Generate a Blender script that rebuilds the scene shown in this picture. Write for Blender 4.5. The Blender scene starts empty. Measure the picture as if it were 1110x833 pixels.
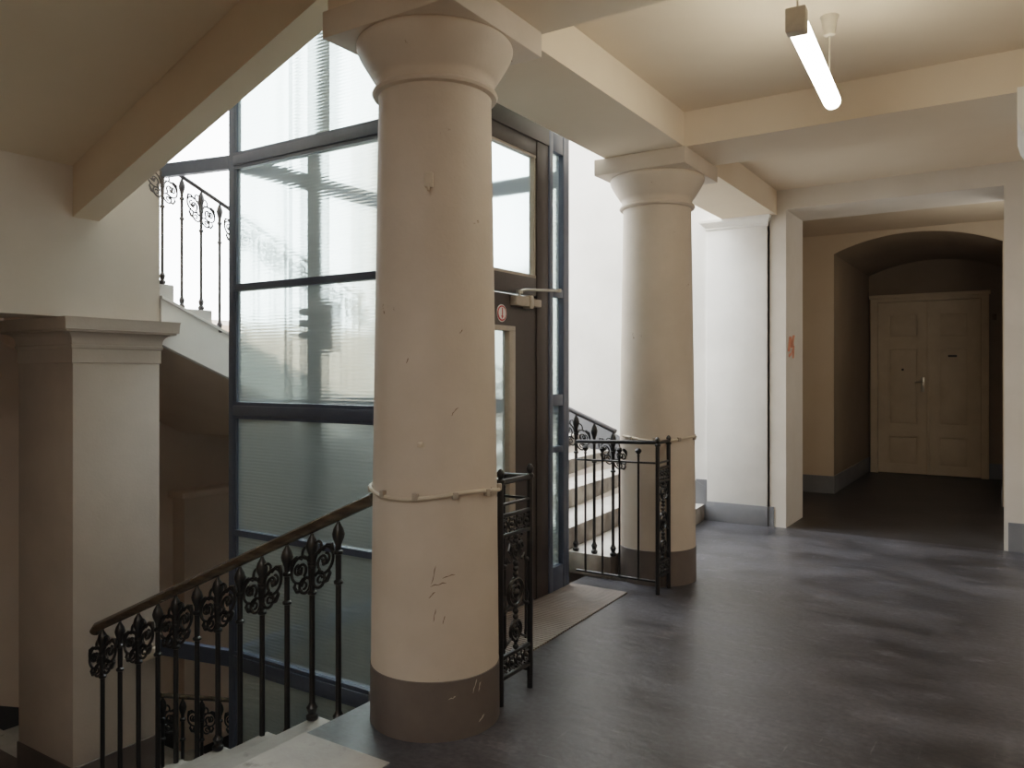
import bpy, bmesh, math, random
from mathutils import Vector, Matrix
random.seed(7)
scene = bpy.context.scene
COL = scene.collection
PI = math.pi

# ------------------------------------------------------------------ materials
def lin(c):
    c = c / 255.0
    return c / 12.92 if c <= 0.04045 else ((c + 0.055) / 1.055) ** 2.4
def rgb(r, g, b): return (lin(r), lin(g), lin(b), 1.0)

def new_mat(name):
    m = bpy.data.materials.new(name); m.use_nodes = True
    nt = m.node_tree
    return m, nt, nt.nodes['Principled BSDF']

def paint(name, c1, c2, scale=2.5, rough=0.75, bump=0.04, spec=0.3, specks=None, metallic=0.0, stretch=None, fine=60, rough2=None):
    """Painted / plastered / stone surface: two tones mixed by noise, optional dark specks, small bump."""
    m, nt, b = new_mat(name)
    N, L = nt.nodes, nt.links
    tc = N.new('ShaderNodeTexCoord'); vec = tc.outputs['Object']
    if stretch:
        mp = N.new('ShaderNodeMapping'); mp.inputs['Scale'].default_value = stretch
        L.new(vec, mp.inputs['Vector']); vec = mp.outputs['Vector']
    n1 = N.new('ShaderNodeTexNoise'); n1.inputs['Scale'].default_value = scale; n1.inputs['Detail'].default_value = 8; n1.inputs['Roughness'].default_value = 0.6
    L.new(vec, n1.inputs['Vector'])
    r1 = N.new('ShaderNodeValToRGB'); r1.color_ramp.elements[0].position = 0.35; r1.color_ramp.elements[1].position = 0.68
    r1.color_ramp.elements[0].color = c1; r1.color_ramp.elements[1].color = c2
    L.new(n1.outputs['Fac'], r1.inputs['Fac'])
    col = r1.outputs['Color']
    if specks:
        sc, lo, hi, dc = specks
        n2 = N.new('ShaderNodeTexNoise'); n2.inputs['Scale'].default_value = sc; n2.inputs['Detail'].default_value = 6; n2.inputs['Roughness'].default_value = 0.7
        L.new(vec, n2.inputs['Vector'])
        r2 = N.new('ShaderNodeValToRGB'); r2.color_ramp.elements[0].position = lo; r2.color_ramp.elements[1].position = hi
        r2.color_ramp.elements[0].color = (0, 0, 0, 1); r2.color_ramp.elements[1].color = (1, 1, 1, 1)
        L.new(n2.outputs['Fac'], r2.inputs['Fac'])
        mx = N.new('ShaderNodeMixRGB'); mx.inputs['Color2'].default_value = dc
        L.new(r2.outputs['Color'], mx.inputs['Fac']); L.new(col, mx.inputs['Color1']); col = mx.outputs['Color']
    L.new(col, b.inputs['Base Color'])
    b.inputs['Roughness'].default_value = rough
    b.inputs['Specular IOR Level'].default_value = spec
    b.inputs['Metallic'].default_value = metallic
    if rough2 is not None:
        mr = N.new('ShaderNodeMapRange'); mr.inputs['To Min'].default_value = rough; mr.inputs['To Max'].default_value = rough2
        L.new(n1.outputs['Fac'], mr.inputs['Value']); L.new(mr.outputs['Result'], b.inputs['Roughness'])
    if bump:
        n3 = N.new('ShaderNodeTexNoise'); n3.inputs['Scale'].default_value = fine; n3.inputs['Detail'].default_value = 4
        L.new(vec, n3.inputs['Vector'])
        bp = N.new('ShaderNodeBump'); bp.inputs['Strength'].default_value = bump; bp.inputs['Distance'].default_value = 0.02
        L.new(n3.outputs['Fac'], bp.inputs['Height']); L.new(bp.outputs['Normal'], b.inputs['Normal'])
    return m

def plain(name, c, rough=0.5, metallic=0.0, spec=0.5):
    m, nt, b = new_mat(name)
    n = nt.nodes.new('ShaderNodeTexNoise'); n.inputs['Scale'].default_value = 30
    mx = nt.nodes.new('ShaderNodeMixRGB'); mx.blend_type = 'MULTIPLY'; mx.inputs['Color1'].default_value = c
    rp = nt.nodes.new('ShaderNodeValToRGB'); rp.color_ramp.elements[0].color = (.75, .75, .75, 1); rp.color_ramp.elements[1].color = (1, 1, 1, 1)
    tc = nt.nodes.new('ShaderNodeTexCoord')
    nt.links.new(tc.outputs['Object'], n.inputs['Vector']); nt.links.new(n.outputs['Fac'], rp.inputs['Fac'])
    mx.inputs['Fac'].default_value = 1; nt.links.new(rp.outputs['Color'], mx.inputs['Color2'])
    nt.links.new(mx.outputs['Color'], b.inputs['Base Color'])
    b.inputs['Roughness'].default_value = rough; b.inputs['Metallic'].default_value = metallic; b.inputs['Specular IOR Level'].default_value = spec
    return m

M = {}
M['stairwhite'] = paint('white_limewash', rgb(226, 224, 220), rgb(240, 238, 234), 1.5, .85, .03, .2)
M['cream'] = paint('cream_wall_paint', rgb(210, 194, 174), rgb(220, 206, 188), 1.2, .8, .03, .2)
M['ceil'] = paint('cream_ceiling_paint', rgb(214, 197, 176), rgb(222, 207, 187), 0.8, .85, .02, .2)
M['column'] = paint('cream_column_paint', rgb(192, 178, 162), rgb(206, 192, 177), 2.2, .62, .05, .3,
                    specks=(9, .69, .735, rgb(120, 98, 78)))
M['band'] = paint('grey_brown_oil_paint', rgb(92, 84, 80), rgb(106, 98, 92), 4, .5, .05, .4, specks=(11, .70, .715, rgb(190, 180, 165)))
M['soffit'] = paint('brownish_soffit_paint', rgb(204, 188, 166), rgb(212, 197, 176), .8, .85, .02, .2)
M['stonedim'] = paint('scuffed_dimmed_step_stone', rgb(140, 136, 130), rgb(168, 163, 156), 3.5, .6, .08, .35, specks=(9, .58, .74, rgb(104, 98, 92)))  # scuffed stone, with the dimness of the near stairs put into its tone
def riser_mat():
    m = paint('stone_with_darker_risers', rgb(196, 192, 186), rgb(214, 211, 205), 3.5, .6, .06, .3)
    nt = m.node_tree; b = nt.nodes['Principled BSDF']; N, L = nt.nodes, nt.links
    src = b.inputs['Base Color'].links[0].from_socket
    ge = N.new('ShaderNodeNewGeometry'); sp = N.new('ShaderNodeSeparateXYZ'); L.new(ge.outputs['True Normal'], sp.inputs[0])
    ml = N.new('ShaderNodeMath'); ml.operation = 'LESS_THAN'; ml.inputs[1].default_value = .5; L.new(sp.outputs['Z'], ml.inputs[0])  # every face not pointing up takes the darker mottled tone
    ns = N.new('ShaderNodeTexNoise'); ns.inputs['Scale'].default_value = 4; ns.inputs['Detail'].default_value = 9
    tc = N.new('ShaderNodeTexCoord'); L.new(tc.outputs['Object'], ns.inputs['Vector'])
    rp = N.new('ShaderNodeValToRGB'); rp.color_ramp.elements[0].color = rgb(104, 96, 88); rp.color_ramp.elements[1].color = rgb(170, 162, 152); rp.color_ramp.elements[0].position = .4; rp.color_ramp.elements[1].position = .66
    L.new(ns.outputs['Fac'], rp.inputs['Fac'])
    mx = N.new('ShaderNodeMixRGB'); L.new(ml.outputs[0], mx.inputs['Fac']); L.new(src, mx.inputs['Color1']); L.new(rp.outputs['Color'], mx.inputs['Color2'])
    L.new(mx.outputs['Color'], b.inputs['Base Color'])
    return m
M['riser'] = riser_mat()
M['skirt'] = paint('blue_grey_oil_paint', rgb(112, 114, 118), rgb(126, 127, 131), 3, .5, .04, .4)
M['pier'] = paint('grey_cream_pier_paint', rgb(172, 162, 153), rgb(186, 176, 166), 1.6, .75, .05, .25, specks=(4, .70, .80, rgb(170, 152, 130)))
M['pierwall'] = paint('cream_grey_wall_paint', rgb(196, 186, 174), rgb(208, 198, 187), 1.2, .8, .03, .2)
M['endwall'] = paint('pale_end_wall_paint', rgb(206, 198, 187), rgb(218, 211, 202), 1.4, .75, .04, .2, specks=(7, .68, .78, rgb(178, 164, 146)))
M['niche'] = paint('dark_beige_niche_paint', rgb(138, 124, 106), rgb(150, 135, 117), 1.2, .8, .03, .2)  # shade of the deep recess is darkened into this colour
M['brown'] = paint('dim_beige_wall_paint', rgb(216, 196, 180), rgb(224, 206, 190), 1.0, .8, .04, .2)
M['passage'] = paint('ochre_passage_paint', rgb(186, 170, 148), rgb(196, 181, 160), 1.2, .8, .03, .2)
M['stone'] = paint('worn_grey_step_stone', rgb(176, 172, 166), rgb(206, 202, 196), 3.5, .6, .08, .35, specks=(14, .60, .74, rgb(130, 125, 118)))
def floor_mat():
    m = paint('dark_asphalt_floor', rgb(52, 52, 55), rgb(88, 88, 94), 1.5, .24, .17, .5, specks=(4, .56, .76, rgb(108, 108, 114)), stretch=(1.0, 1.7, 1), fine=9, rough2=.52)
    nt = m.node_tree; b = nt.nodes['Principled BSDF']; N, L = nt.nodes, nt.links
    src = b.inputs['Base Color'].links[0].from_socket
    tc = N.new('ShaderNodeTexCoord'); prev = src
    for rot, sc, lo in ((.5, (3, 46, 1), .66), (-.4, (40, 4, 1), .69), (1.1, (5, 60, 1), .69)):
        mp = N.new('ShaderNodeMapping'); mp.inputs['Rotation'].default_value = (0, 0, rot); mp.inputs['Scale'].default_value = sc; L.new(tc.outputs['Object'], mp.inputs['Vector'])
        ns = N.new('ShaderNodeTexNoise'); ns.inputs['Scale'].default_value = 1.0; ns.inputs['Detail'].default_value = 3; L.new(mp.outputs[0], ns.inputs['Vector'])
        rp = N.new('ShaderNodeValToRGB'); rp.color_ramp.elements[0].position = lo; rp.color_ramp.elements[1].position = lo + .12
        rp.color_ramp.elements[0].color = (0, 0, 0, 1); rp.color_ramp.elements[1].color = (.55, .55, .55, 1); L.new(ns.outputs['Fac'], rp.inputs['Fac'])
        mx = N.new('ShaderNodeMixRGB'); mx.inputs['Color2'].default_value = rgb(140, 140, 144); L.new(rp.outputs['Color'], mx.inputs['Fac']); L.new(prev, mx.inputs['Color1']); prev = mx.outputs['Color']
    ns = N.new('ShaderNodeTexNoise'); ns.inputs['Scale'].default_value = 38; ns.inputs['Detail'].default_value = 5; L.new(tc.outputs['Object'], ns.inputs['Vector'])
    rp = N.new('ShaderNodeValToRGB'); rp.color_ramp.elements[0].color = (.62, .62, .62, 1); rp.color_ramp.elements[1].color = (1.15, 1.15, 1.15, 1); rp.color_ramp.elements[0].position = .3; rp.color_ramp.elements[1].position = .7
    L.new(ns.outputs['Fac'], rp.inputs['Fac'])
    mm = N.new('ShaderNodeMixRGB'); mm.blend_type = 'MULTIPLY'; mm.inputs['Fac'].default_value = 1; L.new(prev, mm.inputs['Color1']); L.new(rp.outputs['Color'], mm.inputs['Color2'])
    L.new(mm.outputs['Color'], b.inputs['Base Color'])
    return m
M['floor'] = floor_mat()
M['floorshade'] = paint('shade_dark_passage_floor', rgb(40, 38, 38), rgb(56, 54, 54), 2, .42, .12, .4, specks=(5, .6, .8, rgb(78, 76, 76)), fine=12)  # shadow inside the passage is mixed into the floor colour
M['doorpaint'] = paint('old_cream_door_paint', rgb(196, 180, 154), rgb(208, 193, 168), 3, .55, .05, .4)
M['steel'] = plain('slate_blue_steel', rgb(80, 90, 110), .42, .0, .5)
M['steeldark'] = plain('dark_brown_steel', rgb(62, 55, 53), .5, .0, .45)
M['beige'] = plain('beige_trim_metal', rgb(168, 156, 142), .45, .1)
M['iron'] = plain('black_iron_paint', rgb(20, 18, 18), .32, .0, .6)
M['irongrey'] = plain('grey_iron_paint', rgb(92, 88, 90), .45, .0, .5)
M['wood'] = paint('dark_varnished_wood', rgb(58, 49, 40), rgb(92, 80, 64), 3, .24, .03, .5, stretch=(1, 8, 8))
M['chrome'] = plain('brushed_metal', rgb(190, 185, 172), .3, .8)
M['whiteplastic'] = plain('ivory_plastic', rgb(214, 204, 186), .5)
M['wire'] = plain('ivory_cable_paint', rgb(206, 192, 172), .55)
M['railpaint'] = plain('dark_green_grey_paint', rgb(24, 30, 31), .7)
M['dark'] = plain('dark_shaft_paint', rgb(60, 58, 58), .8)
M['red'] = plain('red_print', rgb(186, 40, 48), .4)
M['white'] = plain('white_print', rgb(236, 228, 226), .4)
M['redspray'] = paint('red_spray_paint', rgb(216, 140, 118), rgb(222, 168, 146), 12, .8, 0)
M['stain'] = paint('brown_scuff', rgb(96, 76, 60), rgb(130, 108, 88), 20, .8, 0)
M['pale'] = plain('pale_chip', rgb(200, 190, 176), .7)

def grating_mat():
    m = paint('brown_grey_tread_plate', rgb(104, 94, 88), rgb(126, 116, 108), 3, .55, .0, .4)
    nt = m.node_tree; b = nt.nodes['Principled BSDF']
    tc = nt.nodes.new('ShaderNodeTexCoord'); wv = nt.nodes.new('ShaderNodeTexWave'); wv.bands_direction = 'Y'; wv.inputs['Scale'].default_value = 12
    nt.links.new(tc.outputs['Object'], wv.inputs['Vector'])
    bp = nt.nodes.new('ShaderNodeBump'); bp.inputs['Strength'].default_value = .7; bp.inputs['Distance'].default_value = .01
    nt.links.new(wv.outputs['Fac'], bp.inputs['Height']); nt.links.new(bp.outputs['Normal'], b.inputs['Normal'])
    return m
M['plate'] = grating_mat()

def glass_mat(name, tint, clear=.50, ribs=True):
    m = bpy.data.materials.new(name); m.use_nodes = True
    nt = m.node_tree; N, L = nt.nodes, nt.links
    N.clear()
    out = N.new('ShaderNodeOutputMaterial')
    tr = N.new('ShaderNodeBsdfTransparent'); tr.inputs['Color'].default_value = tint
    rf = N.new('ShaderNodeBsdfRefraction'); rf.inputs['Color'].default_value = tint; rf.inputs['Roughness'].default_value = .32; rf.inputs['IOR'].default_value = 1.06
    tl = N.new('ShaderNodeBsdfTranslucent'); tl.inputs['Color'].default_value = (.78, .86, .84, 1)
    df = N.new('ShaderNodeBsdfDiffuse'); df.inputs['Color'].default_value = (.50, .58, .56, 1)
    gl = N.new('ShaderNodeBsdfGlossy'); gl.inputs['Roughness'].default_value = .12
    lw = N.new('ShaderNodeLayerWeight'); lw.inputs['Blend'].default_value = .5
    pw = N.new('ShaderNodeMath'); pw.operation = 'POWER'; pw.inputs[1].default_value = 4; L.new(lw.outputs['Facing'], pw.inputs[0])
    fr = N.new('ShaderNodeMath'); fr.operation = 'MULTIPLY_ADD'; fr.inputs[1].default_value = .5; fr.inputs[2].default_value = .035; L.new(pw.outputs[0], fr.inputs[0])
    a = N.new('ShaderNodeMixShader'); a.inputs[0].default_value = 1 - clear
    L.new(tr.outputs[0], a.inputs[1]); L.new(rf.outputs[0], a.inputs[2])
    t = N.new('ShaderNodeMixShader'); t.inputs[0].default_value = .35; L.new(tl.outputs[0], t.inputs[1]); L.new(df.outputs[0], t.inputs[2])
    c = N.new('ShaderNodeMixShader'); c.inputs[0].default_value = .13; L.new(a.outputs[0], c.inputs[1]); L.new(t.outputs[0], c.inputs[2])
    d = N.new('ShaderNodeMixShader'); L.new(fr.outputs[0], d.inputs[0]); L.new(c.outputs[0], d.inputs[1]); L.new(gl.outputs[0], d.inputs[2])
    L.new(d.outputs[0], out.inputs['Surface'])
    if ribs:
        tc = N.new('ShaderNodeTexCoord'); wv = N.new('ShaderNodeTexWave'); wv.bands_direction = 'Z'; wv.inputs['Scale'].default_value = 16
        L.new(tc.outputs['Object'], wv.inputs['Vector'])
        bp = N.new('ShaderNodeBump'); bp.inputs['Strength'].default_value = .35; bp.inputs['Distance'].default_value = .01
        L.new(wv.outputs['Fac'], bp.inputs['Height'])
        for n in (rf, gl): L.new(bp.outputs['Normal'], n.inputs['Normal'])
    return m
M['glass'] = glass_mat('ribbed_lift_glass', (.85, .925, .91, 1))
M['frost'] = glass_mat('frosted_door_glass', (.90, .97, .98, 1), .25, False)

def clear_mat():
    m = bpy.data.materials.new('clear_window_glass'); m.use_nodes = True
    nt = m.node_tree; N, L = nt.nodes, nt.links; N.clear()
    out = N.new('ShaderNodeOutputMaterial'); tr = N.new('ShaderNodeBsdfTransparent'); gl = N.new('ShaderNodeBsdfGlossy'); gl.inputs['Roughness'].default_value = .03
    mx = N.new('ShaderNodeMixShader'); mx.inputs[0].default_value = .06
    L.new(tr.outputs[0], mx.inputs[1]); L.new(gl.outputs[0], mx.inputs[2]); L.new(mx.outputs[0], out.inputs['Surface'])
    return m
M['clear'] = clear_mat()
def emit_mat(name, c, s):
    m = bpy.data.materials.new(name); m.use_nodes = True
    b = m.node_tree.nodes['Principled BSDF']
    b.inputs['Base Color'].default_value = (.9, .9, .9, 1); b.inputs['Emission Color'].default_value = c; b.inputs['Emission Strength'].default_value = s
    return m
M['tube'] = emit_mat('lit_fluorescent_tube', (1.0, .925, .80, 1), 30)

# ------------------------------------------------------------------ mesh helpers
def bm_new(): return bmesh.new()

def box(bm, x0, x1, y0, y1, z0, z1, bev=0.0):
    vs = [bm.verts.new((x, y, z)) for z in (z0, z1) for y in (y0, y1) for x in (x0, x1)]
    fs = [bm.faces.new([vs[i] for i in q]) for q in ((0, 2, 3, 1), (4, 5, 7, 6), (0, 1, 5, 4), (2, 6, 7, 3), (0, 4, 6, 2), (1, 3, 7, 5))]
    if bev:
        es = list({e for f in fs for e in f.edges})
        bmesh.ops.bevel(bm, geom=es, offset=bev, segments=2, profile=.5, affect='EDGES')
    return bm

def prism(bm, pts, axis, a0, a1):
    """Extrude a 2D outline along an axis; pts are in the two other axes (in x<y<z order)."""
    def P(p, a):
        q = list(p); q.insert(axis, a); return q
    A = [bm.verts.new(P(p, a0)) for p in pts]; B = [bm.verts.new(P(p, a1)) for p in pts]
    n = len(pts)
    bm.faces.new(A); bm.faces.new(B[::-1])
    for i in range(n): bm.faces.new((A[i], B[i], B[(i + 1) % n], A[(i + 1) % n]))
    bmesh.ops.recalc_face_normals(bm, faces=bm.faces)
    return bm

def lathe(bm, prof, cx=0, cy=0, seg=64, z0=0.0, axis='Z'):
    rings = []
    for r, z in prof:
        rg = []
        for i in range(seg):
            a = 2 * PI * i / seg
            rg.append(bm.verts.new((cx + r * math.cos(a), cy + r * math.sin(a), z0 + z)))
        rings.append(rg)
    for a, b in zip(rings, rings[1:]):
        for i in range(seg): bm.faces.new((a[i], a[(i + 1) % seg], b[(i + 1) % seg], b[i]))
    bm.faces.new(rings[0][::-1]); bm.faces.new(rings[-1])
    return bm

def tube(bm, pts, r, seg=8, closed=False, flat=None):
    """Sweep a circle along a polyline (parallel transport). flat=(sx, sz) squashes it."""
    pts = [Vector(p) for p in pts]; n = len(pts)
    rings = []; ref = None
    for i, p in enumerate(pts):
        if closed: d = pts[(i + 1) % n] - pts[i - 1]
        else: d = pts[min(i + 1, n - 1)] - pts[max(i - 1, 0)]
        d.normalize()
        if ref is None:
            ref = Vector((0, 0, 1)) if abs(d.z) < .9 else Vector((1, 0, 0))
        u = ref - d * ref.dot(d)
        if u.length < 1e-6: u = d.orthogonal()
        u.normalize(); v = d.cross(u); ref = u
        rr = r[i] if isinstance(r, (list, tuple)) else r
        fu, fv = flat if flat else (1, 1)
        rings.append([bm.verts.new(p + (u * math.cos(2 * PI * k / seg) * fu + v * math.sin(2 * PI * k / seg) * fv) * rr) for k in range(seg)])
    m = n if closed else n - 1
    for i in range(m):
        a, b = rings[i], rings[(i + 1) % n]
        for k in range(seg): bm.faces.new((a[k], a[(k + 1) % seg], b[(k + 1) % seg], b[k]))
    if not closed:
        bm.faces.new(rings[0][::-1]); bm.faces.new(rings[-1])
    return bm

def mesh_of(bm, name, smooth=True, angle=35):
    bmesh.ops.recalc_face_normals(bm, faces=bm.faces)
    me = bpy.data.meshes.new(name); bm.to_mesh(me); bm.free()
    if smooth:
        me.polygons.foreach_set('use_smooth', [True] * len(me.polygons))
        me.set_sharp_from_angle(angle=math.radians(angle))
    return me

def obj(name, bm, mat, parent=None, smooth=True, loc=None):
    me = bm if isinstance(bm, bpy.types.Mesh) else mesh_of(bm, name, smooth)
    if not me.materials: me.materials.append(M[mat] if isinstance(mat, str) else mat)
    o = bpy.data.objects.new(name, me); COL.objects.link(o)
    if parent: o.parent = parent
    if loc: o.location = loc
    return o

def tag(o, label, cat, group=None):
    o['label'] = label; o['category'] = cat; o['kind'] = 'thing'
    if group: o['group'] = group
    return o
def thing(name, label, cat, group=None, loc=(0, 0, 0)):
    o = bpy.data.objects.new(name, None); COL.objects.link(o); o.location = loc
    o.empty_display_size = .2
    return tag(o, label, cat, group)
def struct(name, bm, mat, label=None, parent=None):
    o = obj(name, bm, mat, parent)
    if not parent: o['kind'] = 'structure'
    if label and not parent: o['label'] = label
    return o
def B(*a, bev=0.0): return box(bm_new(), *a, bev=bev)

# ------------------------------------------------------------------ key dimensions (metres)
XB0, XB1 = -2.437, -1.866          # beam over the columns
ZB, ZC = 2.952, 3.18               # beam underside, ceiling
YP = 7.6                           # wall at the end of the corridor
RISE, RUN = .16, .345
S_UP = 3.6

# ------------------------------------------------------------------ setting: floors
bm = bm_new()
poly = [(.5, -3), (.5, YP), (-2.66, YP), (-2.30, 5.03), (-2.62, 5.03), (-2.62, 2.82), (-2.50, 2.82), (-2.50, 2.66), (-2.42, 2.60), (-2.42, .1), (-2.42, -3)]
prism(bm, poly, 2, -.28, 0)
struct('floor', bm, 'floor', 'dark grey worn corridor floor with a dull sheen')
struct('floor_passage', B(-2.9, .6, YP, 13.1, -.28, 0), 'floorshade', 'shade-darkened floor of the passage in front of the double doors')
bm = bm_new(); box(bm, -2.425, -1.97, .12, 2.21, -.02, .004)
struct('trim_landing_stone', bm, 'stonedim', 'pale worn stone slab at the head of the descending stairs')
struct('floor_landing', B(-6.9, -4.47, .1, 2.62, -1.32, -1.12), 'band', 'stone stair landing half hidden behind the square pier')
struct('floor_basement', B(-7.1, -2.2, -.1, 7.8, -3.9, -3.7), 'stone')

# ------------------------------------------------------------------ setting: walls
def wall(name, bm, mat, label=None): return struct(name, bm, mat, label)
bm = bm_new(); box(bm, .5, .8, -3.3, YP, -.3, 3.4); wall('wall_right', bm, 'cream')
wall('wall_near', B(-2.6, .8, -3.3, -3.0, -.3, 3.4), 'cream')
wall('wall_near_left', B(-7.2, -2.42, -.15, .1, -3.9, 6.2), 'brown')
wall('wall_near_side', B(-2.7, -2.42, -3.3, -.15, -.3, 3.4), 'cream')
# left stairwell wall with a window opening
WY0, WY1, WZ0, WZ1 = 3.9, 7.35, 1.95, 5.9
bm = bm_new()
for a in ((-7.2, -6.9, -.15, WY0, -3.9, 6.2), (-7.2, -6.9, WY1, 7.9, -3.9, 6.2), (-7.2, -6.9, WY0, WY1, -3.9, WZ0), (-7.2, -6.9, WY0, WY1, WZ1, 6.2)): box(bm, *a)
wall('wall_left', bm, 'brown', 'dim beige stairwell wall behind the square pier')
# back stairwell wall with window
BX0, BX1, BZ0, BZ1 = -6.6, -4.75, 2.6, 5.9
bm = bm_new()
for a in ((-6.9, BX0, YP, 7.9, -3.9, 6.2), (BX1, -2.0, YP, 7.9, -3.9, 6.2), (BX0, BX1, YP, 7.9, -3.9, BZ0), (BX0, BX1, YP, 7.9, BZ1, 6.2)): box(bm, *a)
wall('wall_back', bm, 'stairwhite', 'bright white stairwell wall behind the lift')
# unseen wall added above the beam against stray light; wall below the floor
wall('wall_light_stop', B(XB0, XB0 + .22, .1, YP, ZC + .005, 6.2), 'cream')
wall('wall_lower', B(-2.42, -2.2, .1, YP, -3.7, -.285), 'brown')
# wall over the pier, running toward the camera
bm = bm_new(); prism(bm, [(-5.06, .1), (-4.75, .1), (-4.75, 3.085), (-5.38, 3.085), (-5.38, 2.52), (-5.06, 2.52)], 2, 1.789, 5.6)
wall('wall_pier', bm, 'pierwall', 'cream wall resting on the square pier')

# windows
def window(name, bmf, bmg):
    f = struct(name, bmf, 'stairwhite'); struct('window_pane', bmg, 'clear', parent=f)
bm = bm_new(); g = bm_new()
for y in (WY0, 6.03, WY1 - .06): box(bm, -7.08, -7.02, y, y + .06, WZ0, WZ1)
for z in (WZ0, WZ1 - .06): box(bm, -7.08, -7.02, WY0 + .06, WY1 - .06, z, z + .06)
box(g, -7.055, -7.05, WY0 + .06, WY1 - .06, WZ0 + .06, WZ1 - .06); window('window_1', bm, g)
bm = bm_new(); g = bm_new()
for x in (BX0, BX1 - .06): box(bm, x, x + .06, 7.74, 7.80, BZ0, BZ1)
for z in (BZ0, BZ1 - .06): box(bm, BX0 + .06, BX1 - .06, 7.74, 7.80, z, z + .06)
box(g, BX0 + .06, BX1 - .06, 7.765, 7.77, BZ0 + .06, BZ1 - .06); window('window_2', bm, g)
bm = bm_new(); g = bm_new()
for y in (.1, 2.6, 5.0, 7.54): box(bm, -6.9, -2.22, y, y + .06, 6.2, 6.28)
for x in (-6.9, -4.6, -2.28): box(bm, x, x + .06, .1, 7.6, 6.28, 6.34)
box(g, -6.9, -2.22, 3.4, 7.6, 6.345, 6.35); window('window_skylight_added', bm, g)  # unseen skylight, added to give the stairwell top light
struct('ceiling_stairwell', B(-7.2, -2.2, -.15, 3.4, 6.35, 6.5), 'stairwhite')

# ------------------------------------------------------------------ setting: ceiling and beams
struct('ceiling', B(XB0 + .23, .5, -3, YP, ZC, ZC + .2), 'ceil', 'cream coffered corridor ceiling')
bm = bm_new(); box(bm, XB0, XB1, 2.35, 5.573, ZB, ZC + .004); box(bm, XB0, -1.935, 5.573, YP, ZB, ZC + .004)
struct('trim_column_beam', bm, 'ceil', 'cream beam carried by the two round columns')
struct('trim_near_beam', B(XB1, .5, 2.42, 2.995, ZB, ZC + .004), 'ceil', 'cream ceiling beam crossing from the nearest column')
struct('trim_middle_beam', B(XB1, .5, 4.985, 5.56, ZB, ZC + .004), 'ceil', 'cream ceiling beam beyond the hanging lamp')
# corbel at the right end of the middle beam
bm = bm_new(); prism(bm, [(-.016, 2.97), (-.016, 2.81), (.0, 2.75), (.03, 2.70), (.12, 2.66), (.5, 2.62), (.5, 2.97)], 1, 4.96, 5.58)
struct('trim_corbel', bm, 'stairwhite', 'white corbel under the end of the ceiling beam at right edge')

# end wall: pier - opening - pier, with lintel
bm = bm_new()
box(bm, -2.03, -1.85, YP, 8.27, 0, 3.2); box(bm, -.115, .8, YP, 8.27, 0, 3.2); box(bm, -1.85, -.115, YP, 8.27, 2.993, 3.2)
w = struct('wall_end', bm, 'endwall', 'cream end wall with the wide passage opening')
wall('wall_vestibule_left', B(-3.0, -2.72, 8.27, 10.1, 0, 3.2), 'passage')
struct('wall_end_back', B(-2.72, -2.03, 8.1, 8.27, 0, 3.2), 'passage')
wall('wall_vestibule_right', B(.3, .6, 8.27, 10.1, 0, 3.2), 'passage')
struct('ceiling_vestibule', B(-3, .6, 8.27, 10.1, 3.13, 3.3), 'passage')
# red spray mark on the reveal
bm = bm_new()
tube(bm, [(-1.847, 7.66, 1.66), (-1.847, 7.72, 1.80), (-1.847, 7.78, 1.70), (-1.847, 7.86, 1.82)], .018, 6, flat=(1, .2))
tube(bm, [(-1.847, 7.70, 1.62), (-1.847, 7.80, 1.64), (-1.847, 7.88, 1.74)], .016, 6, flat=(1, .2))
tube(bm, [(-1.847, 7.84, 1.60), (-1.847, 7.86, 1.72)], .014, 6, flat=(1, .2))
struct('wall_marking', bm, 'redspray', parent=w)
# arch wall and niche
AX0, AX1, SP, AP = -1.90, -.165, 2.90, 3.085
def arc_pts(n=20):
    w_ = (AX1 - AX0) / 2; h_ = AP - SP; R = (w_ * w_ + h_ * h_) / (2 * h_); cx = (AX0 + AX1) / 2; cz = AP - R
    a0 = math.asin(w_ / R)
    return [(cx + R * math.sin(-a0 + 2 * a0 * i / n), cz + R * math.cos(-a0 + 2 * a0 * i / n)) for i in range(n + 1)]
bm = bm_new()
prism(bm, [(-3.0, 0), (AX0, 0)] + arc_pts() + [(AX1, 0), (.6, 0), (.6, 3.3), (-3.0, 3.3)], 1, 10.1, 12.7)
wa = struct('wall_arch', bm, 'passage', 'ochre passage wall with the low arched recess')
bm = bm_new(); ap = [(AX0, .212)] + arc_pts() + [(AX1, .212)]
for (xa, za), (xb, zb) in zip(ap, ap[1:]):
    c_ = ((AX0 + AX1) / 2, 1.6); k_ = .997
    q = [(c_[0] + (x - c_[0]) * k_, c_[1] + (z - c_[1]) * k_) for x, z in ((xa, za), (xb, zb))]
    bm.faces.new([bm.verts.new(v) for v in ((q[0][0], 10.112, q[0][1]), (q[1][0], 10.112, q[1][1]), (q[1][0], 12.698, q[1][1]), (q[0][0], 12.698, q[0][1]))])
struct('recess_shade_skin', bm, 'niche', parent=wa)  # thin skin that carries the recess shade as colour
struct('wall_door', B(-2.3, .3, 12.7, 12.95, 0, 3.3), 'niche', 'shade-toned back wall of the arched recess')

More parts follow.
